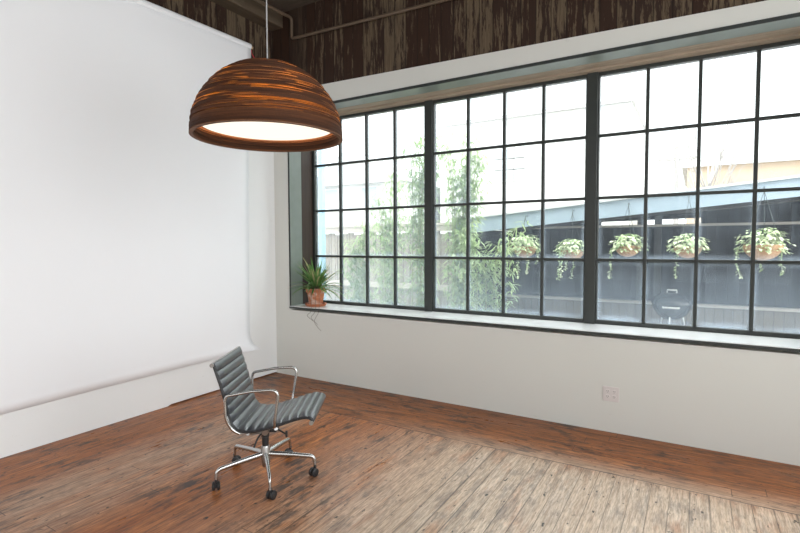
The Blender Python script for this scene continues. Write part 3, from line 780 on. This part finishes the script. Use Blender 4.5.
# open shed
def shed():
    root = thing('garden_shed', 'dark open-fronted shed with a sloping blue-grey fascia across the courtyard', 'shed', (0.0, 0.0, GZ))
    zt = lambda x: 1.925 + 0.0895 * (x - 1.87) - GZ
    xa, xb = 1.0, 8.2; ya, yb_ = 2.82, 5.75
    b = MB(); b.prism([(xa, zt(xa) - 0.205), (xb, zt(xb) - 0.205), (xb, zt(xb)), (xa, zt(xa))], 'y', ya, ya + 0.04); b.obj('fascia', M['fascia'], root)
    b = MB(); b.prism([(xa - 0.06, zt(xa) + 0.0), (xb, zt(xb) + 0.0), (xb, zt(xb) + 0.03), (xa - 0.06, zt(xa) + 0.025)], 'y', ya - 0.03, yb_ + 0.1); b.obj('roof', M['roof'], root)
    b = MB(); b.prism([(xa, zt(xa) - 0.10), (xb, zt(xb) - 0.10), (xb, zt(xb) - 0.003), (xa, zt(xa) - 0.003)], 'y', ya + 0.041, yb_); b.obj('roof_boards', M['soffit'], root)
    b = MB(); zl, zh = 1.79 - GZ, 1.92 - GZ
    b.prism([(xa, 0), (xb, 0), (xb, zl), (xa, zl)], 'y', 5.55, 5.6)
    b.prism([(xa, zl), (2.68, zl), (2.68, zt(2.68) - 0.11), (xa, zt(xa) - 0.11)], 'y', 5.55, 5.6)
    b.prism([(4.25, zl), (xb, zl), (xb, zt(xb) - 0.11), (4.25, zt(4.25) - 0.11)], 'y', 5.55, 5.6)
    b.prism([(2.68, zh), (4.25, zh), (4.25, zt(4.25) - 0.11), (2.68, zt(2.68) - 0.11)], 'y', 5.55, 5.6)
    b.obj('back_wall', M['shedwall'], root)
    b = MB(); b.box((xa, ya + 0.25, 0), (xa + 0.05, 5.55, zt(xa) - 0.11)); b.obj('side_wall', M['shedwall'], root)
    for x in (3.35, 3.62, 5.9):
        b = MB(); b.box((x - 0.055, 5.42, 0), (x + 0.055, 5.53, zt(x) - 0.11)); b.obj('post', M['soffit'], root)
    for x in (1.1, 7.9):
        b = MB(); b.box((x - 0.05, ya + 0.05, 0), (x + 0.05, ya + 0.15, zt(x) - 0.11)); b.obj('post', M['soffit'], root)
    b = MB(); b.box((xa + 0.05, 5.40, 1.78 - GZ), (xb, 5.45, 1.82 - GZ)); b.obj('rail', M['rail'], root)
shed()

def low_wall():
    root = thing('low_board_wall', 'low tan board wall with a pale top plank inside the dark shed', 'wall', (0, 4.6, GZ))
    b = MB(); b.box((1.2, 0, 0), (8.0, 0.05, 0.78)); b.obj('boards', M['low'], root)
    b = MB(); b.box((1.15, -0.06, 0.78), (8.05, 0.10, 0.82)); b.obj('top_plank', M['rail'], root)
low_wall()

# hanging baskets
def basket(x, z, seed, label, width=0.40, trails=2):
    y = 2.70
    zt = 1.925 + 0.0895 * (x - 1.87) - 0.06
    root = thing('hanging_basket', label, 'basket', (x, y, z), seed * 0.7, 'hanging baskets along the shed front')
    b = MB(); R = width * 0.36
    pr = [(0.0, -R * 0.95)] + [(R * math.sin(t), -R * 0.95 * math.cos(t)) for t in [i * PI / 2 / 8 for i in range(1, 9)]] + [(R * 0.92, 0.0)] + [(R * 0.9 * math.sin(t), -R * 0.85 * math.cos(t)) for t in [i * PI / 2 / 8 for i in range(7, 0, -1)]] + [(0.0, -R * 0.85)]
    b.lathe(pr, 20); b.obj('liner', M['coco'], root, smooth=50)
    top = zt - z
    for k in range(3):
        a = 2 * PI * k / 3; q = MB(); q.tube([(R * math.cos(a), R * math.sin(a), 0.0), (0.0, 0.0, top * 0.92)], 0.003, 5); q.obj('hanging_wire', M['wire'], root)
    # hook reaching the fascia (unrotate so that it points at the shed)
    h = MB(); A = Matrix.Rotation(-seed * 0.7, 4, 'Z'); h.tube([A @ Vector(p) for p in ((0, 0, top * 0.9), (0, 0.02, top), (0, 0.117, top))], 0.005, 6); h.obj('hook', M['wire'], root)
    r = random.Random(seed); f = MB()
    for _ in range(420):
        a = r.uniform(0, 2 * PI); el = r.uniform(-0.5, 1.4); q = width * 0.5 * r.uniform(0.35, 1.0)
        p = Vector((math.cos(a) * math.cos(el) * q, math.sin(a) * math.cos(el) * q, math.sin(el) * q * 0.75 + 0.0))
        a2 = a + r.uniform(-1, 1)
        f.leaf(p, (math.cos(a2), math.sin(a2), r.uniform(-0.5, 0.6)), (0, 0, 1), r.uniform(0.04, 0.075), r.uniform(0.025, 0.042), 0.8, 3, 0.2)
    f.obj('foliage', M['ivy'], root, smooth=180)
    for k in range(trails):
        a = r.uniform(0, 2 * PI); L = r.uniform(0.18, 0.42)
        P = catmull([(R * math.cos(a), R * math.sin(a), 0.02), (R * 1.25 * math.cos(a), R * 1.25 * math.sin(a), -0.06), (R * 1.3 * math.cos(a), R * 1.3 * math.sin(a), -0.06 - L * 0.5), (R * 1.2 * math.cos(a) + 0.03, R * 1.2 * math.sin(a), -0.06 - L)], 6)
        t = MB(); t.tube(P, 0.003, 5)
        for p in P[4:]:
            for _ in range(2):
                a2 = r.uniform(0, 2 * PI); t.leaf(p, (math.cos(a2), math.sin(a2), -0.3), (0, 0, 1), r.uniform(0.03, 0.05), 0.03, 0.5, 2, 0.2)
        t.obj('trailing_stem', M['ivy'], root)
basket(2.12, 1.46, 3, 'hanging basket beside the bamboo, leftmost of the five', 0.46, 3)
basket(2.76, 1.41, 4, 'hanging basket with long trailing stems just left of the second thick mullion', 0.42, 4)
basket(3.44, 1.47, 5, 'hanging basket just right of the second thick mullion, one long stem trailing', 0.42, 1)
basket(4.10, 1.46, 6, 'hanging basket above the black barbecue', 0.42, 1)
basket(4.83, 1.48, 8, 'large hanging basket nearest the right edge of the photo, widest of the five', 0.52, 3)

# kettle barbecue
def grill():
    root = thing('kettle_barbecue', 'black round kettle barbecue with pale handles in front of the low board wall', 'barbecue', (3.90, 4.0, GZ))
    g0 = 0.62 - GZ
    b = MB(); b.lathe([(0.0, g0 - 0.24), (0.10, g0 - 0.225), (0.19, g0 - 0.16), (0.25, g0 - 0.06), (0.262, g0), (0.25, g0), (0.0, g0 - 0.02)], 32); b.obj('bowl', M['enamel'], root, smooth=40)
    b = MB(); b.lathe([(0.0, g0 + 0.005), (0.27, g0 + 0.005), (0.266, g0 + 0.03), (0.235, g0 + 0.09), (0.16, g0 + 0.14), (0.07, g0 + 0.162), (0.0, g0 + 0.166)], 32); lid = b.obj('lid', M['enamel'], root, smooth=40)
    b = MB(); b.tube([(-0.06, -0.02, g0 + 0.16), (-0.06, -0.02, g0 + 0.2), (0.06, -0.02, g0 + 0.2), (0.06, -0.02, g0 + 0.16)], 0.012, 8); b.obj('lid_handle', M['tab'], lid, smooth=60)
    b = MB(); b.tube([(-0.10, -0.25, g0 - 0.03), (-0.10, -0.31, g0 - 0.03), (0.10, -0.31, g0 - 0.03), (0.10, -0.25, g0 - 0.03)], 0.013, 8); b.obj('side_handle', M['tab'], root, smooth=60)
    for k in range(3):
        a = 2 * PI * k / 3 + 0.4; q = MB(); q.tube([(0.15 * math.cos(a), 0.15 * math.sin(a), g0 - 0.16), (0.27 * math.cos(a), 0.27 * math.sin(a), 0.0)], 0.012, 8); q.obj('leg', M['satin'], root, smooth=60)
    b = MB(); b.lathe([(0.0, 0.28), (0.12, 0.285), (0.13, 0.30), (0.0, 0.295)], 20); b.obj('ash_pan', M['satin'], root, smooth=40)
grill()

# ------------------------------------------------------------------ far buildings
def windows(root, rects, y):
    for (x0, x1, z0, z1) in rects:
        f = MB(); f.box((x0 - 0.06, y - 0.05, z0 - 0.06), (x1 + 0.06, y - 0.001, z1 + 0.06)); fo = f.obj('window', M['palewall'], root)
        g = MB(); g.box((x0, y - 0.06, z0), (x1, y - 0.051, z1)); g.obj('pane', M['farglass'], fo)
bm_ = thing('beige_building', 'low beige flat-roofed building far behind the bare tree on the right', 'building', (3.9, 14.0, GZ))
b = MB(); b.box((0, 0, 0), (9.0, 6, 3.86 - GZ)); b.obj('wall', M['beige'], bm_)
b = MB(); b.box((-0.15, -0.15, 3.86 - GZ), (9.15, 6.15, 4.08 - GZ)); b.obj('roof_edge', M['palewall'], bm_)
pb = thing('pale_building', 'large pale building with small paned windows far behind the bamboo', 'building', (-5.0, 14.5, GZ))
b = MB(); b.box((0, 0, 0), (7.2, 6, 6.3 - GZ)); b.obj('wall', M['palewall'], pb)
b = MB(); b.box((-0.1, -0.1, 6.3 - GZ), (7.3, 6.1, 6.42 - GZ)); b.obj('roof_edge', M['greyroof'], pb)
windows(pb, [(2.35 + 0.42 * i, 2.68 + 0.42 * i, 3.95 + 0.42 * j - GZ, 4.28 + 0.42 * j - GZ) for i in range(3) for j in range(3)], 0.0)
gh = thing('gabled_house', 'pale gabled house far away behind the left end of the board fence', 'house', (-9.6, 12.0, GZ))
b = MB(); b.box((0, 0, 0), (4.2, 5, 3.9 - GZ)); b.obj('wall', M['palewall'], gh)
b = MB(); b.prism([(-0.3, 3.85 - GZ), (4.5, 3.85 - GZ), (1.7, 5.2 - GZ)], 'y', -0.25, 5.2); b.obj('roof', M['greyroof'], gh)
windows(gh, [(0.5, 1.2, 3.2, 3.95), (2.4, 3.1, 3.2, 3.95)], 0.0)

def bare_tree():
    root = thing('bare_tree', 'thin leafless tree standing in front of the beige building', 'tree', (4.45, 12.0, GZ))
    r = random.Random(5); t = MB(); br = MB()
    t.tube(catmull([(0, 0, 0), (0.03, 0, 1.4), (0.0, 0.02, 2.6), (0.05, 0, 3.4)], 5), [0.09 - 0.004 * i for i in range(16)], 8); t.obj('trunk', M['bark'], root, smooth=60)
    for k in range(22):
        a = r.uniform(0, 2 * PI); z = r.uniform(2.0, 3.4); L = r.uniform(1.0, 2.2)
        P = catmull([(0, 0, z), (math.cos(a) * L * 0.25, math.sin(a) * L * 0.2, z + L * 0.4), (math.cos(a) * L * 0.45, math.sin(a) * L * 0.4, z + L * 0.95)], 5)
        br.tube(P, [0.026 - 0.002 * i for i in range(len(P))], 5)
        for _ in range(3):
            p = P[r.randrange(4, len(P) - 1)]; a2 = a + r.uniform(-1, 1)
            br.tube([p, p + Vector((math.cos(a2) * 0.3, math.sin(a2) * 0.3, 0.55))], [0.009, 0.004], 4)
    br.obj('branches', M['bark'], root, smooth=60)
bare_tree()
pole = thing('utility_pole', 'thin grey utility pole left of the bare tree', 'pole', (3.65, 12.8, GZ))
b = MB(); b.tube([(0, 0, 0), (0, 0, 4.6)], 0.07, 8); b.obj('shaft', M['bark'], pole, smooth=60)
b = MB(); b.box((-0.5, -0.04, 4.2), (0.5, 0.04, 4.28)); b.obj('crossarm', M['bark'], pole)

# ------------------------------------------------------------------ light
w = bpy.data.worlds.new('overcast_sky'); sc.world = w; w.use_nodes = True
nt = w.node_tree; nt.nodes.clear()
def wn(typ): return nt.nodes.new('ShaderNode' + typ)
def wmr(src, a, b, c, d):
    m_ = wn('MapRange'); m_.interpolation_type = 'SMOOTHSTEP'
    for k, q in enumerate((a, b, c, d)): m_.inputs[k + 1].default_value = q
    nt.links.new(src, m_.inputs[0]); return m_.outputs[0]
def wadd(a, b):
    m_ = wn('Math'); m_.operation = 'ADD'; nt.links.new(a, m_.inputs[0]); nt.links.new(b, m_.inputs[1]); return m_.outputs[0]
tc = wn('TexCoord'); sx = wn('SeparateXYZ'); nt.links.new(tc.outputs['Generated'], sx.inputs[0])
LOW, ZEN, EAST, SOUTH = 2.3, 10.0, 3.8, 0.2
zen = wmr(sx.outputs[2], 0.42, 0.85, LOW, ZEN)             # overcast sky, brighter overhead
east = wmr(sx.outputs[0], 0.30, 0.95, 0.0, EAST)           # raised on the right to brighten the room through the unseen windows
south = wmr(sx.outputs[1], -0.25, -0.9, 0.0, SOUTH)  # small lift behind the camera, added for the unseen back windows
tot = wadd(wadd(zen, east), south)
bg = wn('Background'); bg.inputs[0].default_value = (0.97, 0.985, 1.0, 1); wo = wn('OutputWorld')
nt.links.new(tot, bg.inputs[1]); nt.links.new(bg.outputs[0], wo.inputs[0])

def portal(name, loc, rot, sx_, sy_):
    l = bpy.data.lights.new(name, 'AREA'); l.shape = 'RECTANGLE'; l.size = sx_; l.size_y = sy_; l.cycles.is_portal = True
    o = bpy.data.objects.new(name, l); COL.objects.link(o); o.location = loc; o.rotation_euler = rot; return o
# sky portals in the window openings: they only guide the sampling of the sky
for i, (a, c) in enumerate(RW): portal('sky_portal_right', (RX + 0.1, (a + c) / 2, (zb + zt_) / 2), (0, PI / 2, 0), zt_ - zb, c - a)
for i, (a, c) in enumerate(BW): portal('sky_portal_back', ((a + c) / 2, RY - 0.1, (zb + zt_) / 2), (PI / 2, 0, 0), c - a, zt_ - zb)
portal('sky_portal_window', ((XR + XE) / 2, YW + 0.03, 1.9), (-PI / 2, 0, 0), XE - XR, 2.15)

# ------------------------------------------------------------------ view
vs_ = sc.view_settings
vs_.view_transform = 'Standard'; vs_.look = 'None'; vs_.exposure = 0.0; vs_.gamma = 1.0; vs_.use_curve_mapping = False
sc.cycles.use_denoising = True
sc.cycles.max_bounces = 10; sc.cycles.transparent_max_bounces = 16; sc.cycles.sample_clamp_indirect = 8
